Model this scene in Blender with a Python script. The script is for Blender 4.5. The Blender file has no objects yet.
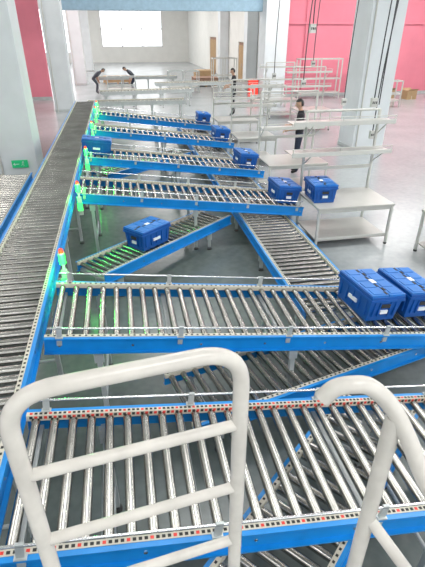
import bpy, math, random
from mathutils import Vector, Matrix
random.seed(4)
scene=bpy.context.scene
try:
    scene.view_settings.view_transform='Standard'
except Exception: pass

# ---------------------------------------------------------------- materials
def mat(name,col,rough=.5,metal=0.,es=0.,var=.08,scale=6.,bump=0.,spec=None):
    m=bpy.data.materials.new(name); m.use_nodes=True
    nt=m.node_tree; b=nt.nodes['Principled BSDF']
    b.inputs['Roughness'].default_value=rough; b.inputs['Metallic'].default_value=metal
    tc=nt.nodes.new('ShaderNodeTexCoord'); n=nt.nodes.new('ShaderNodeTexNoise')
    n.inputs['Scale'].default_value=scale; n.inputs['Detail'].default_value=4
    nt.links.new(tc.outputs['Object'],n.inputs['Vector'])
    r=nt.nodes.new('ShaderNodeValToRGB')
    r.color_ramp.elements[0].position=.3; r.color_ramp.elements[1].position=.7
    r.color_ramp.elements[0].color=(*[c*(1-var) for c in col],1)
    r.color_ramp.elements[1].color=(*[min(1,c*(1+var)) for c in col],1)
    nt.links.new(n.outputs['Fac'],r.inputs['Fac']); nt.links.new(r.outputs['Color'],b.inputs['Base Color'])
    if bump:
        bp=nt.nodes.new('ShaderNodeBump'); bp.inputs['Strength'].default_value=bump
        nt.links.new(n.outputs['Fac'],bp.inputs['Height']); nt.links.new(bp.outputs['Normal'],b.inputs['Normal'])
    if es:
        b.inputs['Emission Color'].default_value=(*col,1); b.inputs['Emission Strength'].default_value=es
    return m
M=dict(
 blue=mat('rail_blue',(.004,.24,.66),.35),
 cream=mat('perforated_strip',(.60,.57,.48),.45),
 steel=mat('roller_steel',(.40,.39,.365),.24,1.,var=.2,scale=3),
 steel2=mat('bright_steel',(.72,.73,.74),.25,1.),
 dark=mat('dark_hole',(.03,.03,.03),.7),
 red=mat('red_plastic',(.75,.04,.03),.4),
 galv=mat('galvanised_leg',(.50,.53,.53),.4,.3),
 tray=mat('under_tray',(.12,.13,.13),.6,.2),
 white=mat('white_powdercoat',(.54,.54,.51),.35,var=.04),
 rail=mat('railing_paint',(.62,.59,.545),.2,var=.10,scale=14,bump=.05),
 table=mat('table_laminate',(.46,.45,.42),.28,var=.03),
 tote=mat('tote_blue',(.004,.09,.38),.38,var=.1),
 toted=mat('tote_lid_blue',(.010,.16,.52),.42,var=.1),
 wmark=mat('print_white',(.8,.83,.85),.6),
 green=mat('lamp_green',(.03,1.,.08),.3,es=4),
 redl=mat('lamp_red',(1.,.05,.03),.3,es=.6),
 wall=mat('wall_white',(.74,.74,.71),.8,var=.03,scale=1.5),
 pink=mat('wall_pink',(.76,.23,.30),.8,var=.06,scale=.8),
 ceil=mat('ceiling_white',(.78,.78,.78),.9,var=.03),
 beam=mat('beam_blue_grey',(.30,.44,.55),.6),
 col=mat('column_plaster',(.64,.67,.69),.75,var=.04,scale=2),
 brown=mat('board_brown',(.28,.16,.11),.7,var=.2),
 card=mat('cardboard',(.42,.28,.15),.8),
 cable=mat('cable_black',(.03,.03,.035),.5),
 skin=mat('skin',(.55,.33,.23),.55,var=.05),
 hair=mat('hair_black',(.012,.011,.011),.5),
 black=mat('cloth_black',(.014,.014,.018),.85,var=.2,scale=20),
 navy=mat('cloth_navy',(.02,.026,.05),.85,var=.2,scale=20),
 grey=mat('cloth_grey',(.07,.08,.10),.85,var=.2,scale=20),
 eyew=mat('eye_white',(.85,.85,.83),.3), lip=mat('lip',(.45,.17,.14),.5),
 signg=mat('sign_green',(.01,.42,.16),.5,es=.25),
 alu=mat('aluminium_frame',(.7,.71,.72),.35,.6),
)
def floor_mat():
    m=bpy.data.materials.new('floor_epoxy'); m.use_nodes=True; nt=m.node_tree; b=nt.nodes['Principled BSDF']
    tc=nt.nodes.new('ShaderNodeTexCoord')
    n=nt.nodes.new('ShaderNodeTexNoise'); n.inputs['Scale'].default_value=.7; n.inputs['Detail'].default_value=8
    n2=nt.nodes.new('ShaderNodeTexNoise'); n2.inputs['Scale'].default_value=9; n2.inputs['Detail'].default_value=6
    r=nt.nodes.new('ShaderNodeValToRGB'); r.color_ramp.elements[0].position=.3; r.color_ramp.elements[1].position=.75
    r.color_ramp.elements[0].color=(.085,.108,.105,1); r.color_ramp.elements[1].color=(.18,.205,.20,1)
    mx=nt.nodes.new('ShaderNodeMath'); mx.operation='MULTIPLY_ADD'; mx.inputs[1].default_value=.4
    mm=nt.nodes.new('ShaderNodeMath'); mm.operation='MULTIPLY'; mm.inputs[1].default_value=.6
    nt.links.new(tc.outputs['Object'],n.inputs['Vector']); nt.links.new(tc.outputs['Object'],n2.inputs['Vector'])
    nt.links.new(n.outputs['Fac'],mm.inputs[0]); nt.links.new(n2.outputs['Fac'],mx.inputs[0]); nt.links.new(mm.outputs[0],mx.inputs[2])
    nt.links.new(mx.outputs[0],r.inputs['Fac'])
    # daylight painted into the floor colour: lighter right of and beyond the conveyors
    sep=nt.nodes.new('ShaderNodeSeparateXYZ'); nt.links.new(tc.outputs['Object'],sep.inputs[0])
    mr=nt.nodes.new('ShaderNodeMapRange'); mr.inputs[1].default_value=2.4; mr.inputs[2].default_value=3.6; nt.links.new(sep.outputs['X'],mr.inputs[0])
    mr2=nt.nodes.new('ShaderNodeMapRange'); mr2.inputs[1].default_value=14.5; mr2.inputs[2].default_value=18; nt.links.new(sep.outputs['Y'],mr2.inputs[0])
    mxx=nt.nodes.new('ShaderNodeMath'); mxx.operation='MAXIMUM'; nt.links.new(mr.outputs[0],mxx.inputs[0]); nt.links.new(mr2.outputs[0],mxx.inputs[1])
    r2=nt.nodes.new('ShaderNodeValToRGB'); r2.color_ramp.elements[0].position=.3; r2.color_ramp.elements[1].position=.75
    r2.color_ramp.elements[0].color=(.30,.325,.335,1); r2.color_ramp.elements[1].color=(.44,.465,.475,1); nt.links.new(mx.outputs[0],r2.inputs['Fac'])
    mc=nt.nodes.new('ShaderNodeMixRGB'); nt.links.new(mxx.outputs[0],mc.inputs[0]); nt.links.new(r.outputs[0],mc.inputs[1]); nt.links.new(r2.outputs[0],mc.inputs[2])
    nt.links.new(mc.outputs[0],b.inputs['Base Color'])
    b.inputs['Roughness'].default_value=.24
    return m
M['floor']=floor_mat()

# ---------------------------------------------------------------- builder
class MB:
    def __init__(s): s.v=[];s.f=[];s.m=[];s.s=[];s.mats=[];s.T=Matrix()
    def add(s,vs,fs,mt,smooth=False):
        if mt not in s.mats: s.mats.append(mt)
        k=s.mats.index(mt); o=len(s.v)
        for v in vs: s.v.append((s.T@Vector(v))[:])
        for f in fs: s.f.append([i+o for i in f]); s.m.append(k); s.s.append(smooth)
    def box(s,x0,x1,y0,y1,z0,z1,mt):
        vs=[(x0,y0,z0),(x1,y0,z0),(x1,y1,z0),(x0,y1,z0),(x0,y0,z1),(x1,y0,z1),(x1,y1,z1),(x0,y1,z1)]
        s.add(vs,[(0,3,2,1),(4,5,6,7),(0,1,5,4),(1,2,6,5),(2,3,7,6),(3,0,4,7)],mt)
    def frust(s,c,a,b,h,mt):
        x,y,z=c
        vs=[(x-a[0]/2,y-a[1]/2,z),(x+a[0]/2,y-a[1]/2,z),(x+a[0]/2,y+a[1]/2,z),(x-a[0]/2,y+a[1]/2,z),
            (x-b[0]/2,y-b[1]/2,z+h),(x+b[0]/2,y-b[1]/2,z+h),(x+b[0]/2,y+b[1]/2,z+h),(x-b[0]/2,y+b[1]/2,z+h)]
        s.add(vs,[(0,3,2,1),(4,5,6,7),(0,1,5,4),(1,2,6,5),(2,3,7,6),(3,0,4,7)],mt)
    def tube(s,path,r,mt,n=8,caps=True,smooth=True):
        P=[Vector(p) for p in path]; R=r if isinstance(r,(list,tuple)) else [r]*len(P)
        vs=[];fs=[];u=None
        for i,p in enumerate(P):
            t=(P[min(i+1,len(P)-1)]-P[max(i-1,0)]).normalized()
            if u is None:
                u=t.cross(Vector((0,0,1)))
                if u.length<.01: u=t.cross(Vector((0,1,0)))
                u.normalize()
            else:
                u=(u-t*u.dot(t)).normalized()
            w=t.cross(u)
            for k in range(n):
                a=2*math.pi*k/n; vs.append(p+(u*math.cos(a)+w*math.sin(a))*R[i])
        for i in range(len(P)-1):
            for k in range(n):
                a=i*n+k; b=i*n+(k+1)%n; fs.append((a,b,b+n,a+n))
        s.add(vs,fs,mt,smooth)
        if caps:
            o=(len(P)-1)*n
            s.add(vs[:n],[tuple(range(n))[::-1]],mt); s.add(vs[o:],[tuple(range(n))],mt)
    def ball(s,c,r,mt,nu=14,nv=10,fn=None,keep=None):
        c=Vector(c); r=r if isinstance(r,(tuple,list)) else (r,r,r); vs=[];fs=[]
        for j in range(nv+1):
            ph=math.pi*j/nv
            for i in range(nu):
                th=2*math.pi*i/nu
                d=Vector((math.sin(ph)*math.cos(th),math.sin(ph)*math.sin(th),math.cos(ph)))
                if fn: d=fn(d)
                vs.append(c+Vector((d.x*r[0],d.y*r[1],d.z*r[2])))
        for j in range(nv):
            for i in range(nu):
                q=(j*nu+i,(j+1)*nu+i,(j+1)*nu+(i+1)%nu,j*nu+(i+1)%nu)
                if keep and not keep([(vs[k]-c) for k in q],r): continue
                fs.append(q)
        s.add(vs,fs,mt,True)
    def build(s,name,bevel=0):
        me=bpy.data.meshes.new(name); me.from_pydata(s.v,[],s.f)
        for m in s.mats: me.materials.append(m)
        me.polygons.foreach_set('material_index',s.m); me.polygons.foreach_set('use_smooth',s.s)
        me.update(); o=bpy.data.objects.new(name,me); scene.collection.objects.link(o)
        if bevel:
            b=o.modifiers.new('b','BEVEL'); b.width=bevel; b.segments=2; b.limit_method='ANGLE'; b.angle_limit=math.radians(50)
        return o
def smoothpath(pts,rad,seg=6,closed=False):
    P=[Vector(p) for p in pts]; out=[]
    n=len(P)
    for i,p in enumerate(P):
        if not closed and i in (0,n-1): out.append(p); continue
        a=P[i-1]; b=P[(i+1)%n]
        r=min(rad,(a-p).length*.48,(b-p).length*.48)
        q0=p+(a-p).normalized()*r; q1=p+(b-p).normalized()*r
        for k in range(seg+1):
            t=k/seg; out.append(q0*(1-t)**2+p*2*t*(1-t)+q1*t*t)
    if closed: out.append(out[0])
    return out

# ---------------------------------------------------------------- room shell
HC=7.5
def simple_box(name,x0,x1,y0,y1,z0,z1,mt,bev=0):
    b=MB(); b.box(x0,x1,y0,y1,z0,z1,mt); return b.build(name,bev)
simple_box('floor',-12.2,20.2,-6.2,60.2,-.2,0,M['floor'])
simple_box('ceiling',-12.2,20.2,-6.2,60.2,HC,HC+.2,M['ceil'])
def wall_x(name,x0,x1,y0,y1,mt,wins,z0=0,z1=HC):
    b=MB(); c=x0
    for (xa,xb,za,zb) in wins:
        b.box(c,xa,y0,y1,z0,z1,mt); b.box(xa,xb,y0,y1,z0,za,mt); b.box(xa,xb,y0,y1,zb,z1,mt); c=xb
    b.box(c,x1,y0,y1,z0,z1,mt); return b.build(name)
def wall_y(name,x0,x1,y0,y1,mt,wins):
    b=MB(); c=y0
    for (ya,yb,za,zb) in wins:
        b.box(x0,x1,c,ya,0,HC,mt); b.box(x0,x1,ya,yb,0,za,mt); b.box(x0,x1,ya,yb,zb,HC,mt); c=yb
    b.box(x0,x1,c,y1,0,HC,mt); return b.build(name)
wn=[0]
def window_frame(x0,x1,y0,y1,z0,z1,nx,nz,axis,w=.05):
    wn[0]+=1; b=MB()
    def seg(a0,a1,c0,c1):
        if axis=='x': b.box(a0,a1,y0,y1,c0,c1,M['alu'])
        else: b.box(x0,x1,a0,a1,c0,c1,M['alu'])
    A0,A1=(x0,x1) if axis=='x' else (y0,y1)
    for i in range(nx+1):
        a=A0+(A1-A0)*i/nx; a=min(max(a,A0+w),A1-w); seg(a-w,a+w,z0,z1)
    for j in range(nz+1):
        c=z0+(z1-z0)*j/nz; c=min(max(c,z0+w),z1-w); seg(A0,A1,c-w,c+w)
    b.build('window_%d'%wn[0])
wf=[(-8.5,-4.5,1.0,5.4),(-1.4,5.6,1.6,5.3),]
wall_x('wall_far',-12,20,60,60.2,M['wall'],wf)
for w in wf: window_frame(w[0],w[1],60.05,60.12,w[2],w[3],3,2,'x',.05)
wb=[(-9,-2,1,6),(2,9,1,6),(11,18,1,6)]
wall_x('wall_back',-12,20,-6.2,-6,M['wall'],wb)
for w in wb: window_frame(w[0],w[1],-6.14,-6.08,w[2],w[3],4,3,'x')
wr=[(-4,3,1,6),(5,12,1,6),(14,21,1,6)]
wall_y('wall_right',20,20.2,-6,60,M['wall'],wr)
for w in wr: window_frame(20.06,20.12,w[0],w[1],w[2],w[3],4,3,'y')
wl=[(-4,3,2,6),(30,37,1,6),(40,47,1,6),(50,57,1,6)]
wall_y('wall_left',-12.2,-12,-6,60,M['wall'],wl)
for w in wl: window_frame(-12.14,-12.08,w[0],w[1],w[2],w[3],4,3,'y')
simple_box('wall_pink_right',8.7,20,26.4,26.6,0,HC,M['pink'])
simple_box('wall_pink_left',-12,-3.6,27.6,27.8,0,HC,M['pink'])
wall_y2=MB()
wall_y2.box(8.6,8.8,26.6,33,0,HC,M['wall']); wall_y2.box(8.6,8.8,35,43,0,HC,M['wall']); wall_y2.box(8.6,8.8,46,60,0,HC,M['wall'])
wall_y2.box(8.6,8.8,33,35,2.6,HC,M['wall']); wall_y2.box(8.6,8.8,43,46,2.8,HC,M['wall'])
wall_y2.build('wall_partition')
for k,(ya,yb,zt) in enumerate(((33,35,2.6),(43,46,2.8))):
    b=MB(); b.box(8.66,8.72,ya+.02,yb-.02,.01,zt-.02,M['brown'])
    b.box(8.62,8.66,ya+.1,(ya+yb)/2-.05,.2,zt-.2,M['card']); b.box(8.62,8.66,(ya+yb)/2+.05,yb-.1,.2,zt-.2,M['card'])
    b.tube([(8.58,(ya+yb)/2-.1,1),(8.58,(ya+yb)/2-.1,1.3)],.02,M['steel2'])
    b.build('door_%d'%(k+1))
simple_box('beam',-3.2,8.7,25.9,26.3,4.15,5.0,M['beam'],.02)
simple_box('beam',-2.0,8.6,40,40.4,5.2,5.8,M['ceil'],.02)
def column(x0,x1,y0,y1,extra=True):
    b=MB(); b.box(x0,x1,y0,y1,0,HC,M['col'])
    b.box(x0-.012,x1+.012,y0-.012,y1+.012,0,.12,M['galv'])
    if extra: b.tube([(x0+.12,y0-.03,0),(x0+.12,y0-.03,HC)],.022,M['white'])
    return b.build('column',.015)
column(-2.9,-2.0,11,11.9); column(-2.95,-2.1,23,23.9); column(-2.95,-2.1,35,35.9); column(-2.95,-2.1,47,47.9)
column(7.0,8.05,13.3,14.3); column(7.6,8.8,25.2,26.38,False); column(7.9,8.58,38,38.8,False); column(7.9,8.58,30,30.8,False)
simple_box('baseboard_right',8.8,20,26.36,26.4,0,.15,M['galv'])
simple_box('baseboard_left',-12,-3.6,27.56,27.6,0,.15,M['galv'])
b=MB()
for x in (10.2,13.3,15.6): b.tube([(x,26.34,.1),(x,26.34,HC)],.04,M['pink'])
b.box(9.0,20,26.3,26.38,3.6,3.72,M['pink']); b.build('wall_pipes')

# ---------------------------------------------------------------- conveyors
def conveyor(name,x,y,ang,L,W,z0,z1,pitch=.125,r=.03,guides=True,reddots=False,legs=(.25,.75),brack=.9,n=12,strip=.05,rm='blue'):
    b=MB(); sl=math.atan2(z0-z1,L); Ls=math.hypot(L,z0-z1)
    T=Matrix.Translation((x,y,z0))@Matrix.Rotation(math.radians(ang),4,'Z')@Matrix.Rotation(sl,4,'Y')
    b.T=T
    for s,yo in ((1,0),(-1,W)):
        def yb(a,c): 
            p,q=yo+s*a,yo+s*c; return (min(p,q),max(p,q))
        b.box(0,Ls,*yb(-.006,0),-.14,.012,M[rm])
        b.box(0,Ls,*yb(-.035,-.006),-.14,-.128,M[rm])
        b.box(0,Ls,*yb(-.030,-.006),-.002,.012,M[rm])
        b.box(0,Ls,*yb(0,.034),-.030,.016,M['cream'])
        k=0; t=pitch*.25
        while t<Ls:
            b.box(t-.009,t+.009,*yb(.008,.024),.0155,.0185,M['red'] if (reddots and k%4==0) else M['dark'])
            if reddots: b.box(t-.010,t+.010,*yb(.0335,.036),-.012,.010,M['red'] if k%2 else M['dark'])
            t+=strip; k+=1
        for k in range(int(Ls/.6)+1):
            t=.12+k*.6
            if t<Ls: b.tube([(t,yb(-.012,-.002)[0],-.07),(t,yb(-.012,0)[1],-.07)],.011,M['steel2'],6)
        if guides:
            yg=yo-s*.012
            b.tube([(.03,yg,.105),(Ls-.03,yg,.105)],.009,M['steel2'],6)
            nb=max(2,int(Ls/brack)+1)
            for k in range(nb):
                t=.12+(Ls-.24)*k/(nb-1)
                b.box(t-.02,t+.02,min(yg-.004,yg+.004)-.004,max(yg-.004,yg+.004)+.004,-.06,.12,M['galv'])
                b.box(t-.03,t+.03,yg-.018,yg+.018,.012,.022,M['galv'])
    k=int(Ls/pitch)
    for i in range(k):
        t=pitch*(i+.5)
        b.tube([(t,.036,-r),(t,W-.036,-r)],r,M['steel'],n)
        b.tube([(t,.0,-r),(t,W,-r)],.008,M['dark'],6,False)
    for t in [Ls*q for q in (.02,.25,.5,.75,.98)]:
        b.box(t-.02,t+.02,.0,W,-.14,-.10,M['galv'])
    b.T=Matrix()
    for q in legs:
        for yy in (.02,W-.02):
            p=T@Vector((Ls*q,yy,-.12))
            b.box(p.x-.022,p.x+.022,p.y-.022,p.y+.022,.05,p.z,M['galv'])
            b.tube([(p.x,p.y,.012),(p.x,p.y,.06)],.012,M['steel2'],8)
            b.tube([(p.x,p.y,0),(p.x,p.y,.014)],.04,M['dark'],10)
            b.box(p.x-.04,p.x+.04,p.y-.026,p.y+.026,p.z-.14,p.z-.02,M['galv'])
        a=T@Vector((Ls*q,.02,-.12)); c=T@Vector((Ls*q,W-.02,-.12))
        b.tube([(a.x,a.y,.28),(c.x,c.y,.28)],.016,M['galv'],6)
        b.tube([(a.x,a.y,a.z-.1),(c.x,c.y,a.z-.1)],.016,M['galv'],6)
    o=b.build(name); return o,T
SL=.127
ZM=1.10
MX=-.83
conveyor('main_roller_conveyor',MX-.04,-.6,90,18.3,.66,ZM,ZM,pitch=.118,r=.036,guides=False,legs=(.06,.15,.25,.35,.45,.55,.65,.75,.85,.95))
conveyor('outer_roller_conveyor',-2.02,-.2,90,10.4,.62,.62,.62,guides=False,legs=(.1,.3,.5,.7,.9))
spurs={}
def spur(y,xend,W=.92,**k):
    L=xend+.79
    return conveyor('gravity_roller_conveyor',-.79,y,0,L,W,ZM,ZM-SL*L,**k)[1]
spurs['A']=spur(1.40,3.3,.95,reddots=True,pitch=.118,legs=(.12,.62,.95),strip=.03)
spurs['B']=spur(3.20,3.45,.94,pitch=.13,legs=(.1,.52,.95))
spurs['C']=spur(7.00,2.95,.95,pitch=.13,legs=(.06,.5,.96))
spurs['D']=spur(9.35,2.95,.95,pitch=.13,legs=(.06,.5,.96))
spurs['E']=spur(12.2,2.95,.92,pitch=.14,legs=(.06,.5,.96))
spurs['F']=spur(14.7,2.95,.92,pitch=.14,legs=(.06,.5,.96))
conveyor('collector_roller_conveyor',2.72,4.15,90,12.6,.80,.42,.42,pitch=.12,guides=False,legs=(.02,.15,.28,.42,.58,.72,.86,.98))
conveyor('merge_roller_conveyor',-.42,5.46,41,2.85,.58,.46,.44,pitch=.11,guides=False,legs=(.1,.8))
conveyor('merge_roller_conveyor',-.42,10.3,41,2.85,.58,.46,.44,pitch=.11,guides=False,legs=(.1,.8))
conveyor('discharge_roller_conveyor',.35,2.67,14,4.2,.72,.42,.42,pitch=.12,guides=False,legs=(.06,.4,.9))
conveyor('feed_roller_conveyor',.3,.75,41,2.6,.6,.44,.42,pitch=.12,guides=False,legs=(.1,.8))

# ---------------------------------------------------------------- stack lights
def signal(x,y,z,glow=True):
    b=MB()
    b.box(x-.03,x+.03,y-.03,y+.03,z-.30,z-.02,M['white'])
    b.tube([(x,y,z-.02),(x,y,z+.06)],.016,M['white'],10)
    b.tube([(x,y,z+.06),(x,y,z+.17)],.034,M['green'],14)
    b.tube([(x,y,z+.17),(x,y,z+.185)],.036,M['white'],14)
    b.tube([(x,y,z+.185),(x,y,z+.215),(x,y,z+.23)],[.026,.026,.013],M['redl'],14)
    b.box(x-.035,x+.035,y-.045,y-.03,z-.22,z-.10,M['green'])
    o=b.build('signal_light')
    l=bpy.data.lights.new('green_glow','POINT'); l.energy=9; l.color=(.05,1,.1); l.shadow_soft_size=.04
    lo=bpy.data.objects.new('green_glow',l); lo.location=(x+.02,y-.12,z+.12); scene.collection.objects.link(lo); lo.parent=o
for y in (4.42,6.85,9.2,12.05,14.55,15.8): signal(-.74,y,ZM+.02)

# ---------------------------------------------------------------- totes
def tote(T):
    b=MB(); b.T=T
    w,d,h=.42,.60,.31
    b.frust((0,0,0),(w-.08,d-.08),(w-.03,d-.04),h-.06,M['tote'])
    b.frust((0,0,h-.075),(w,d),(w,d),.025,M['tote'])
    b.frust((0,0,h-.05),(w-.015,d-.015),(w-.01,d-.01),.03,M['tote'])
    for s in (-1,1):
        for k in range(5):
            yy=-.22+k*.11
            b.box(min(s*.178,s*.198),max(s*.178,s*.198),yy-.008,yy+.008,.06,h-.07,M['tote'])
        for k in (-.13,-.065,.065,.13):
            b.box(k-.007,k+.007,min(s*.262,s*.288),max(s*.262,s*.288),.06,h-.07,M['tote'])
        b.box(-.055,.055,min(s*.270,s*.292),max(s*.270,s*.292),.16,.20,M['dark'])
        b.box(-.045,.045,min(s*.27,s*.2885),max(s*.27,s*.2885),.09,.13,M['wmark'])
        b.box(min(s*.18,s*.1995),max(s*.18,s*.1995),-.07,.07,.11,.15,M['wmark'])
    for s in (-1,1):
        x0,x1=(0.006,.200) if s>0 else (-.200,-.006)
        b.box(x0,x1,-d/2+.015,d/2-.015,h-.022,h,M['toted'])
        for k in range(4):
            yy=-.21+k*.14
            b.box(x0+.03,x1-.03,yy-.05,yy+.05,h,h+.006,M['toted'])
        b.tube([(s*.206,-d/2+.02,h-.012),(s*.206,d/2-.02,h-.012)],.008,M['tote'],8)
    for k in range(7):
        yy=-.24+k*.08; s=1 if k%2 else -1
        b.box(min(0,s*.03),max(0,s*.03),yy-.028,yy+.028,h-.004,h+.004,M['dark'])
    b.box(-.03,.03,-.04,.04,h+.005,h+.008,M['wmark'])
    return b.build('storage_tote',.003)
def on_spur(key,xl,yl,rz=0):
    return spurs[key]@Matrix.Translation((xl,yl,.001))@Matrix.Rotation(math.radians(rz),4,'Z')
tote(on_spur('B',3.20,.53,8)); tote(on_spur('B',3.70,.60,6))
tote(on_spur('C',3.52,.45,3))
tote(on_spur('D',3.42,.45,4)); tote(on_spur('D',.22,.45,90))
tote(on_spur('E',3.45,.45,2)); tote(on_spur('F',3.4,.5,0))
tote(Matrix.Translation((3.27,7.12,.742))@Matrix.Rotation(math.radians(-4),4,'Z'))
tote(Matrix.Translation((.23,6.40,.455))@Matrix.Rotation(math.radians(41+90),4,'Z'))

# ---------------------------------------------------------------- work benches
def bench(x0,y0,w=1.35,d=.95,rack=True,shelfw=0.35,shelves=((1.50,.42),(1.98,.38)),top=2.12):
    b=MB(); x1=x0+w; y1=y0+d; zt=.74; s=.02
    for x in (x0+s,x1-s):
        for y in (y0+s,y1-s):
            b.box(x-s,x+s,y-s,y+s,.03,zt-.04,M['white']); b.tube([(x,y,0),(x,y,.03)],.03,M['dark'],10)
    b.box(x0-.01,x1+.01,y0-.01,y1+.01,zt-.04,zt,M['table'])
    b.box(x0+.03,x1-.03,y0+.02,y0+.05,zt-.10,zt-.04,M['white'])
    b.box(x0+s,x1-s,y0+s,y1-s,.14,.165,M['table'])
    b.box(x0+s,x1-s,y0+s,y0+s+.02,.165,.20,M['white'])
    if rack:
        xa=x0-shelfw
        for x in (x0+.02,x1-.02):
            b.box(x-s,x+s,y1-.04,y1,zt,top,M['white'])
        for z,dd in shelves:
            vs=y1-dd
            b.box(xa,x1+.1,vs,y1-.041,z-.012,z,M['table'])
            b.box(xa,x1+.1,vs-.01,vs,z-.04,z+.03,M['white'])
            b.tube([(xa,vs,z+.09),(x1+.1,vs,z+.09)],.008,M['white'],6)
            for x in (xa+.02,(xa+x1)/2,x1+.08): b.tube([(x,vs,z),(x,vs,z+.09)],.008,M['white'],6)
            for x in (x0+.02,x1-.02): b.tube([(x,y1-.05,z-.25),(x,vs+.03,z-.02)],.012,M['white'],6)
        b.box(x0,x1,y1-.03,y1-.005,1.12,1.18,M['white'])
        b.tube([(x0+.02,y1-.02,top),(x1-.02,y1-.02,top)],.02,M['white'],8)
    return b.build('packing_workbench',.004)
bench(3.06,6.60); bench(3.06,9.35,shelfw=.0,shelves=((1.40,.35),)); bench(3.06,12.2,1.1,shelfw=0.1); bench(3.06,14.9,shelfw=0,shelves=((1.35,.35),),top=1.5)
bench(4.72,5.55,1.2,.7,False)
bench(6.4,16.6,1.3,.9); bench(6.2,19.4,1.3,.9)

def cable(x,y,z0,pend=True,wig=.05,col='cable'):
    b=MB(); pts=[]
    for k in range(13):
        t=k/12; pts.append((x+wig*math.sin(t*5),y+wig*.5*math.sin(t*4+1),HC-(HC-z0)*t))
    b.tube(pts,.010,M[col],6)
    if pend:
        p=pts[-1]; b.box(p[0]-.05,p[0]+.05,p[1]-.03,p[1]+.03,z0-.14,z0,M['white'])
        for s in (-.03,.0,.03): b.box(p[0]+s-.008,p[0]+s+.008,p[1]-.034,p[1]-.03,z0-.09,z0-.05,M['dark'])
    b.build('hanging_power_cable')
cable(4.1,7.2,2.35); cable(4.6,7.9,1.7,True,.1); cable(4.9,9.9,2.0); cable(3.9,9.8,2.4,True,.08)
cable(5.2,12.6,2.6); cable(4.2,12.8,2.3); cable(3.45,8.5,3.4); cable(4.35,7.5,2.2,False,.02)
b=MB()
for x in (4.3,4.5): b.box(x-.01,x+.01,4,20,5.2,5.28,M['galv'])
for k in range(33): b.box(4.3,4.5,4+k*.5-.01,4+k*.5+.01,5.2,5.215,M['galv'])
for y in (5,9,13,17): b.tube([(4.4,y,5.2),(4.4,y,HC-.003)],.01,M['galv'],6)
b.build('cable_tray')

# ---------------------------------------------------------------- far equipment
def table_rollers(x,y,ang,L):
    conveyor('assembly_roller_conveyor',x,y,ang,L,.7,.78,.78,pitch=.16,r=.03,guides=False,legs=(.05,.35,.65,.95),n=8,strip=.3,rm='galv')
table_rollers(-1.3,19.8,0,4.0); table_rollers(2.0,26.8,0,5.6); table_rollers(-1.5,31.0,0,5.2); table_rollers(-.8,23.2,8,4.5)
def board_stack(x,y,w,d,n,mt,ang=0):
    b=MB(); b.T=Matrix.Translation((x,y,0))@Matrix.Rotation(ang,4,'Z')
    for s in (-.4,0,.4): b.box(w*s-.05,w*s+.05,-d/2,d/2,0,.1,M['card'])
    for k in range(n):
        o=random.uniform(-.03,.03); b.box(-w/2+o,w/2+o,-d/2,d/2,.1+k*.05,.145+k*.05,mt)
    b.build('board_stack')
board_stack(-5.2,21.5,2.2,3.2,8,M['brown']); board_stack(-5.4,16.5,2.4,2.6,5,M['brown'],.1); board_stack(-6.5,25.4,2,2,12,M['card'])
board_stack(.0,36,2,1.4,7,M['card']); board_stack(5.8,33,1.6,1.4,9,M['brown']); board_stack(6.5,37,1.4,1.4,12,M['card'])
def frame_rack(x,y,w,h,d=.5,mt='white'):
    b=MB(); s=.025; m=M[mt]
    for xx in (x,x+w/2,x+w):
        for yy in (y,y+d): b.box(xx-s,xx+s,yy-s,yy+s,0,h,m)
    for z in (.3,h*.5,h-.03):
        b.box(x,x+w,y-s,y+s,z-s,z+s,m); b.box(x,x+w,y+d-s,y+d+s,z-s,z+s,m)
        for xx in (x,x+w/2,x+w): b.box(xx-s,xx+s,y,y+d,z-s,z+s,m)
    b.box(x,x+w,y,y+d,.32,.34,M['table'])
    b.build('storage_rack')
frame_rack(9.6,25.2,2.4,2.0); frame_rack(11.9,21.5,1.6,1.2); frame_rack(-.6,28.6,1.6,1.0,.8,'galv'); frame_rack(3.0,29.2,1.8,1.2,.8,'galv')
frame_rack(5.6,28.8,1.4,1.9,.6); frame_rack(6.4,22.6,1.6,1.0,.6); frame_rack(12.6,25.0,1.6,2.2)
def carton(x,y,s,h,a):
    b=MB(); b.T=Matrix.Translation((x,y,0))@Matrix.Rotation(a,4,'Z')
    b.box(-s/2,s/2,-s*.4,s*.4,0,h,M['card']); b.box(-s/2,s/2,-.03,.03,h,h+.002,M['cream'])
    b.box(-s*.02,s*.02,-s*.41,-s*.4,0,h*.4,M['cream'])
    for t in (-1,1): 
        b.add([(-s/2,t*s*.4,h),(s/2,t*s*.4,h),(s/2,t*s*.62,h+.08),(-s/2,t*s*.62,h+.08)],[(0,1,2,3)],M['card'])
    b.build('cardboard_box')
carton(14.4,24.2,.6,.5,.2); carton(15.1,25.3,.5,.4,-.2); carton(15.7,24.2,.6,.45,.1)
b=MB(); b.box(7.0,7.55,25.9,26.1,0.1,1.0,M['red']); b.box(7.03,7.52,25.89,25.9,.15,.95,M['redl']); b.box(7.2,7.35,25.87,25.89,.5,.6,M['white'])
b.box(7.0,7.55,25.9,26.1,0,.1,M['dark']); b.build('fire_cabinet')
b=MB(); b.box(-2.55,-2.2,10.965,10.985,.55,.72,M['signg'])
b.box(-2.54,-2.21,10.963,10.966,.56,.71,M['signg'])
b.ball((-2.30,10.962,.685),(.012,.002,.012),M['wmark'],8,6)
for p in ([(-2.305,.67),(-2.315,.63)],[(-2.315,.63),(-2.295,.61),(-2.30,.58)],[(-2.315,.63),(-2.335,.61),(-2.35,.605)],[(-2.305,.665),(-2.285,.65)],[(-2.305,.665),(-2.33,.655)]):
    b.tube([(x,10.962,z) for x,z in p],.004,M['wmark'],6)
b.tube([(-2.39,10.962,.635),(-2.51,10.962,.635)],.006,M['wmark'],6)
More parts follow.
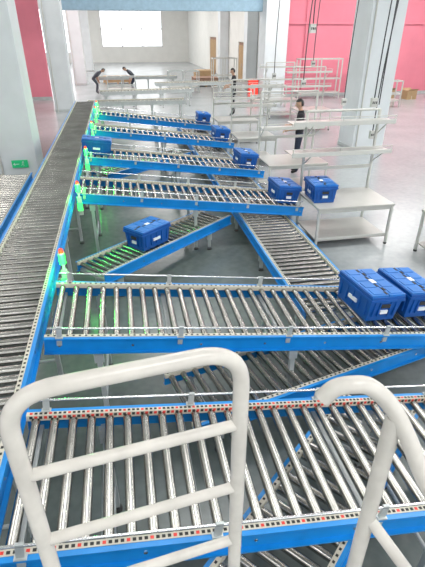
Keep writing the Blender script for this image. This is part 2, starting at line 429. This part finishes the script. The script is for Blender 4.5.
b.tube([(-2.48,10.962,.665),(-2.515,10.962,.635),(-2.48,10.962,.605)],.005,M['wmark'],6)
b.build('exit_sign')

# ---------------------------------------------------------------- people
def person(name,loc,heading,pose='stand',shirt='black',pants='black',scale=1.0,bend=0.,arms='work'):
    J={'pelvis':(0,0,.93),'spine':(0,.0,1.10),'chest':(0,0,1.30),'nb':(0,-.01,1.45),'neck':(0,.01,1.54)}
    J.update({'shL':(-.17,0,1.42),'shR':(.17,0,1.42),'hipL':(-.09,0,.88),'hipR':(.09,0,.88),
      'knL':(-.11,.03,.49),'knR':(.11,.03,.49),'anL':(-.12,-.02,.09),'anR':(.12,-.02,.09),'toL':(-.13,.13,.045),'toR':(.13,.13,.045)})
    if arms=='work': J.update({'elL':(-.24,.04,1.14),'elR':(.24,.06,1.14),'wrL':(-.17,.27,1.08),'wrR':(.17,.28,1.12)})
    elif arms=='down': J.update({'elL':(-.23,-.02,1.13),'elR':(.23,-.02,1.13),'wrL':(-.24,.05,.88),'wrR':(.24,.05,.88)})
    else: J.update({'elL':(-.2,.12,1.17),'elR':(.2,.12,1.17),'wrL':(-.14,.36,1.2),'wrR':(.14,.36,1.2)})
    if bend:
        piv=Vector((0,0,.93)); R=Matrix.Rotation(-bend,4,'X')
        for k in ('spine','chest','nb','neck','shL','shR','elL','elR','wrL','wrR'):
            J[k]=(piv+(R@(Vector(J[k])-piv)))[:]
        for s in 'LR': J['kn'+s]=(J['kn'+s][0],.10,.50); J['an'+s]=(J['an'+s][0],0,.09)
        for s in ('L','R'):
            e=Vector(J['el'+s]); J['wr'+s]=(e.x*.8,e.y+.08,e.z-.24)
        for k in list(J):
            if k[:2] not in('kn','an','to'): v=J[k]; J[k]=(v[0],v[1]-.12,v[2]-.04)
    rad=dict(pelvis=.135,spine=.118,chest=.135,nb=.075,neck=.055,shL=.068,shR=.068,elL=.045,elR=.045,wrL=.030,wrR=.030,
      hipL=.092,hipR=.092,knL=.062,knR=.062,anL=.045,anR=.045,toL=.038,toR=.038)
    E=[('pelvis','spine'),('spine','chest'),('chest','nb'),('nb','neck'),('chest','shL'),('chest','shR'),('shL','elL'),('shR','elR'),('elL','wrL'),('elR','wrR'),
       ('pelvis','hipL'),('pelvis','hipR'),('hipL','knL'),('hipR','knR'),('knL','anL'),('knR','anR'),('anL','toL'),('anR','toR')]
    ks=list(J); me=bpy.data.meshes.new('sk'); me.from_pydata([J[k] for k in ks],[(ks.index(a),ks.index(c)) for a,c in E],[])
    o=bpy.data.objects.new('sk',me); scene.collection.objects.link(o)
    o.modifiers.new('s','SKIN'); sv=me.skin_vertices[0].data
    for i,k in enumerate(ks): sv[i].radius=(rad[k]*(1.15 if k in('chest','spine','pelvis') else 1),rad[k]*(.85 if k in('chest','spine','pelvis') else 1)); sv[i].use_root=(k=='pelvis')
    ss=o.modifiers.new('u','SUBSURF'); ss.levels=2
    dg=bpy.context.evaluated_depsgraph_get(); ev=o.evaluated_get(dg).to_mesh()
    b=MB()
    VS=[v.co.copy() for v in ev.vertices]
    lab={}
    for a,c in E:
        if c=='neck': mt='skin'
        elif c in('wrL','wrR'): mt='skin'
        elif c in('toL','toR'): mt='hair'
        elif c[:2] in('kn','an') or c[:3]=='hip': mt=pants
        else: mt=shirt
        lab[(a,c)]=mt
    groups={}
    for p in ev.polygons:
        c=p.center; best=1e9
        for (a,e) in E:
            A=Vector(J[a]);B=Vector(J[e]); ab=B-A; t=max(0,min(1,(c-A).dot(ab)/ab.length_squared)); q=(c-(A+ab*t)).length-rad[a]*.5
            if q<best: best=q; mm=lab[(a,e)]
        groups.setdefault(mm,[]).append(list(p.vertices))
    for g,fl in groups.items(): b.add(VS,fl,M[g],True)
    o.evaluated_get(dg).to_mesh_clear(); bpy.data.objects.remove(o)
    nk=Vector(J['neck']); up=(nk-Vector(J['nb'])).normalized()
    tilt=min(bend*.8,1.1)+.18
    HT=Matrix.Translation(nk)@Matrix.Rotation(-tilt,4,'X')@Matrix.Translation((0,.02,.11))
    b.T=HT
    def hf(d):
        k=1-.28*max(0,-d.z)**1.2; return Vector((d.x*k,d.y*(k*.9+.1),d.z))
    b.ball((0,0,0),(.074,.093,.118),M['skin'],18,14,hf)
    b.tube([(0,.0,-.06),(0,-.01,-.13)],.05,M['skin'],12)
    b.tube([(0,.088,.01),(0,.108,-.022),(0,.086,-.03)],[.006,.014,.008],M['skin'],8)
    for s in(-1,1):
        b.ball((s*.03,.082,.012),(.013,.008,.008),M['eyew'],8,6); b.ball((s*.03,.089,.012),(.005,.003,.005),M['hair'],8,6)
        b.ball((s*.076,-.005,-.005),(.010,.02,.032),M['skin'],8,6)
        b.box(min(s*.018,s*.045),max(s*.018,s*.045),.082,.090,.030,.035,M['hair'])
    b.ball((0,.079,-.056),(.024,.008,.007),M['lip'],8,6)
    def keep(q,r):
        return all((p.z>.045 or (p.y<.0 and p.z>-.075) ) for p in q)
    b.ball((0,-.008,.006),(.083,.100,.124),M['hair'],18,14,hf,keep)
    b.T=Matrix()
    for s,S in ((-1,'L'),(1,'R')):
        w=Vector(J['wr'+S]); e=Vector(J['el'+S]); d=(w-e).normalized()
        side=Vector((0,0,1)).cross(d)
        if side.length<.1: side=Vector((0,1,0))
        side.normalize(); nrm=d.cross(side).normalized()
        if nrm.z>0: nrm=-nrm
        b.tube([w-d*.01,w+d*.03,w+d*.085],[.026,.038,.034],M['skin'],10)
        for k,(off,ln) in enumerate(((-.028,.062),(-.010,.072),(.010,.068),(.027,.054))):
            p0=w+d*.08+side*off; p1=p0+d*ln*.5+nrm*.008; p2=p1+d*ln*.3+nrm*.02; p3=p2+d*ln*.15+nrm*.02
            b.tube([p0,p1,p2,p3],[.0095,.009,.008,.006],M['skin'],7)
        th=-s; p0=w+d*.025+side*.03*th; p1=p0+side*.03*th+d*.03; p2=p1+d*.03+nrm*.008
        b.tube([p0,p1,p2],[.012,.010,.007],M['skin'],7)
    ob=b.build(name); ob.location=loc; ob.rotation_euler=(0,0,math.radians(heading)); ob.scale=(scale,)*3
    return ob
person('worker',(4.42,11.25,0),70,shirt='black',pants='navy',scale=1.04)
person('worker',(4.9,20.6,0),70,shirt='black',pants='black',scale=1.08)
person('worker',(-1.3,29.8,0),-80,shirt='grey',pants='grey',bend=1.0)
person('worker',(.9,30.0,0),100,shirt='grey',pants='navy',bend=.9)

# ---------------------------------------------------------------- platform + foreground railings
CH=3.3
def W(l,d,h): return Vector((.982*l+.189*d,.982*d-.189*l,CH-h))
PZ=1.70
b=MB(); b.box(-1.1,.74,-1.8,.73,PZ-.06,PZ,M['galv']); b.box(-1.1,.74,.69,.73,PZ-.2,PZ-.06,M['blue'])
for x in (-.45,.70):
    for y in (-1.7,.68): b.box(x-.04,x+.04,y-.04,y+.04,0,PZ-.06,M['white'])
for k in range(18): b.box(-1.05+k*.1,-1.0+k*.1,-1.75,.60,PZ,PZ+.003,M['tray'])
plat=b.build('access_platform')
b=MB(); r=.0175
l1=(-.365,.577); l2=(.060,.712)
hb=CH-PZ-.004
pts=[W(l1[0],l1[1],hb),W(l1[0],l1[1],.548),W(l2[0],l2[1],.548),W(l2[0],l2[1],hb)]
b.tube(smoothpath(pts,.095,10),r,M['rail'],20)
for h in (.755,.965,1.18,1.4):
    b.tube([W(l1[0],l1[1],h),W(l2[0],l2[1],h)],.013,M['rail'],16)
for l in (l1,l2):
    q=W(l[0],l[1],hb); b.tube([q,q+Vector((0,0,.012))],.045,M['rail'],16)
b.build('platform_guardrail')
b=MB()
pl=[(.215,.655,.625),(.235,.654,.598),(.265,.649,.585),(.30,.648,.590),(.345,.64,.632),(.385,.62,.70),(.425,.594,.785),(.494,.534,.90),(.56,.47,1.02),(.62,.42,1.13)]
P=[W(*p) for p in pl]
def catmull(P,n=6):
    out=[]
    for i in range(len(P)-1):
        p0=P[max(i-1,0)];p1=P[i];p2=P[i+1];p3=P[min(i+2,len(P)-1)]
        for k in range(n):
            t=k/n; out.append(.5*((2*p1)+(-p0+p2)*t+(2*p0-5*p1+4*p2-p3)*t*t+(-p0+3*p1-3*p2+p3)*t**3))
    out.append(P[-1]); return out
b.tube(catmull(P),r,M['rail'],20)
b.tube([W(.355,.637,.655),W(.355,.637,hb)],r,M['rail'],20)
b.tube([W(.355,.637,.97),W(.44,.562,1.06),W(.56,.45,1.25)],.014,M['rail'],16)
b.tube([W(.62,.42,1.13),W(.62,.42,hb)],r,M['rail'],20)
q=W(.355,.637,hb); b.tube([q,q+Vector((0,0,.012))],.045,M['rail'],16)
b.build('stair_handrail')

# ---------------------------------------------------------------- lights
def lamp(x,y,z,sx,sy,e,col=(1,1,1)):  # unseen overhead area lamps with housings, added to brighten hall and far room
    b=MB(); b.box(-sx/2-.05,sx/2+.05,-sy/2-.05,sy/2+.05,.01,.1,M['white'])
    for t in(-.4,.4): b.tube([(sx*t,0,.1),(sx*t,0,HC-z-.003)],.01,M['galv'],6)
    o=b.build('added_ceiling_light'); o.location=(x,y,z)
    l=bpy.data.lights.new('added_area_light','AREA'); l.shape='RECTANGLE'; l.size=sx; l.size_y=sy; l.energy=e; l.color=col
    lo=bpy.data.objects.new('added_area_light',l); scene.collection.objects.link(lo); lo.parent=o
for x in (-5,1.5,8,15):
    for y in (-2,6,14,22): lamp(x,y,7.1,3.2,1.2,(165 if x<8 else 290)*(1.2 if y>10 else 1),(1,.99,.97))
for x in (-5,3):
    for y in (31,40,50): lamp(x,y,7.1,4,2,430,(1,.96,.92))

w=bpy.data.worlds.new('w'); scene.world=w; w.use_nodes=True
bg=w.node_tree.nodes['Background']
g=w.node_tree.nodes.new('ShaderNodeTexSky'); 
try:
    g.sky_type='HOSEK_WILKIE'; g.turbidity=6
    g.sun_direction=Vector((.5,-.5,.7)).normalized()
except Exception: pass
mx=w.node_tree.nodes.new('ShaderNodeMixRGB'); mx.inputs[0].default_value=.8; mx.inputs[2].default_value=(.95,.98,1,1)
w.node_tree.links.new(g.outputs[0],mx.inputs[1]); w.node_tree.links.new(mx.outputs[0],bg.inputs[0])
bg.inputs[1].default_value=3.0

cam=bpy.data.cameras.new('camera'); co=bpy.data.objects.new('camera',cam); scene.collection.objects.link(co)
co.location=(0,0,CH); co.rotation_euler=(math.radians(90-29.35),0,math.radians(-10.9))
cam.sensor_width=36; cam.lens=450/567*36; cam.clip_start=.05; cam.clip_end=300
scene.camera=co
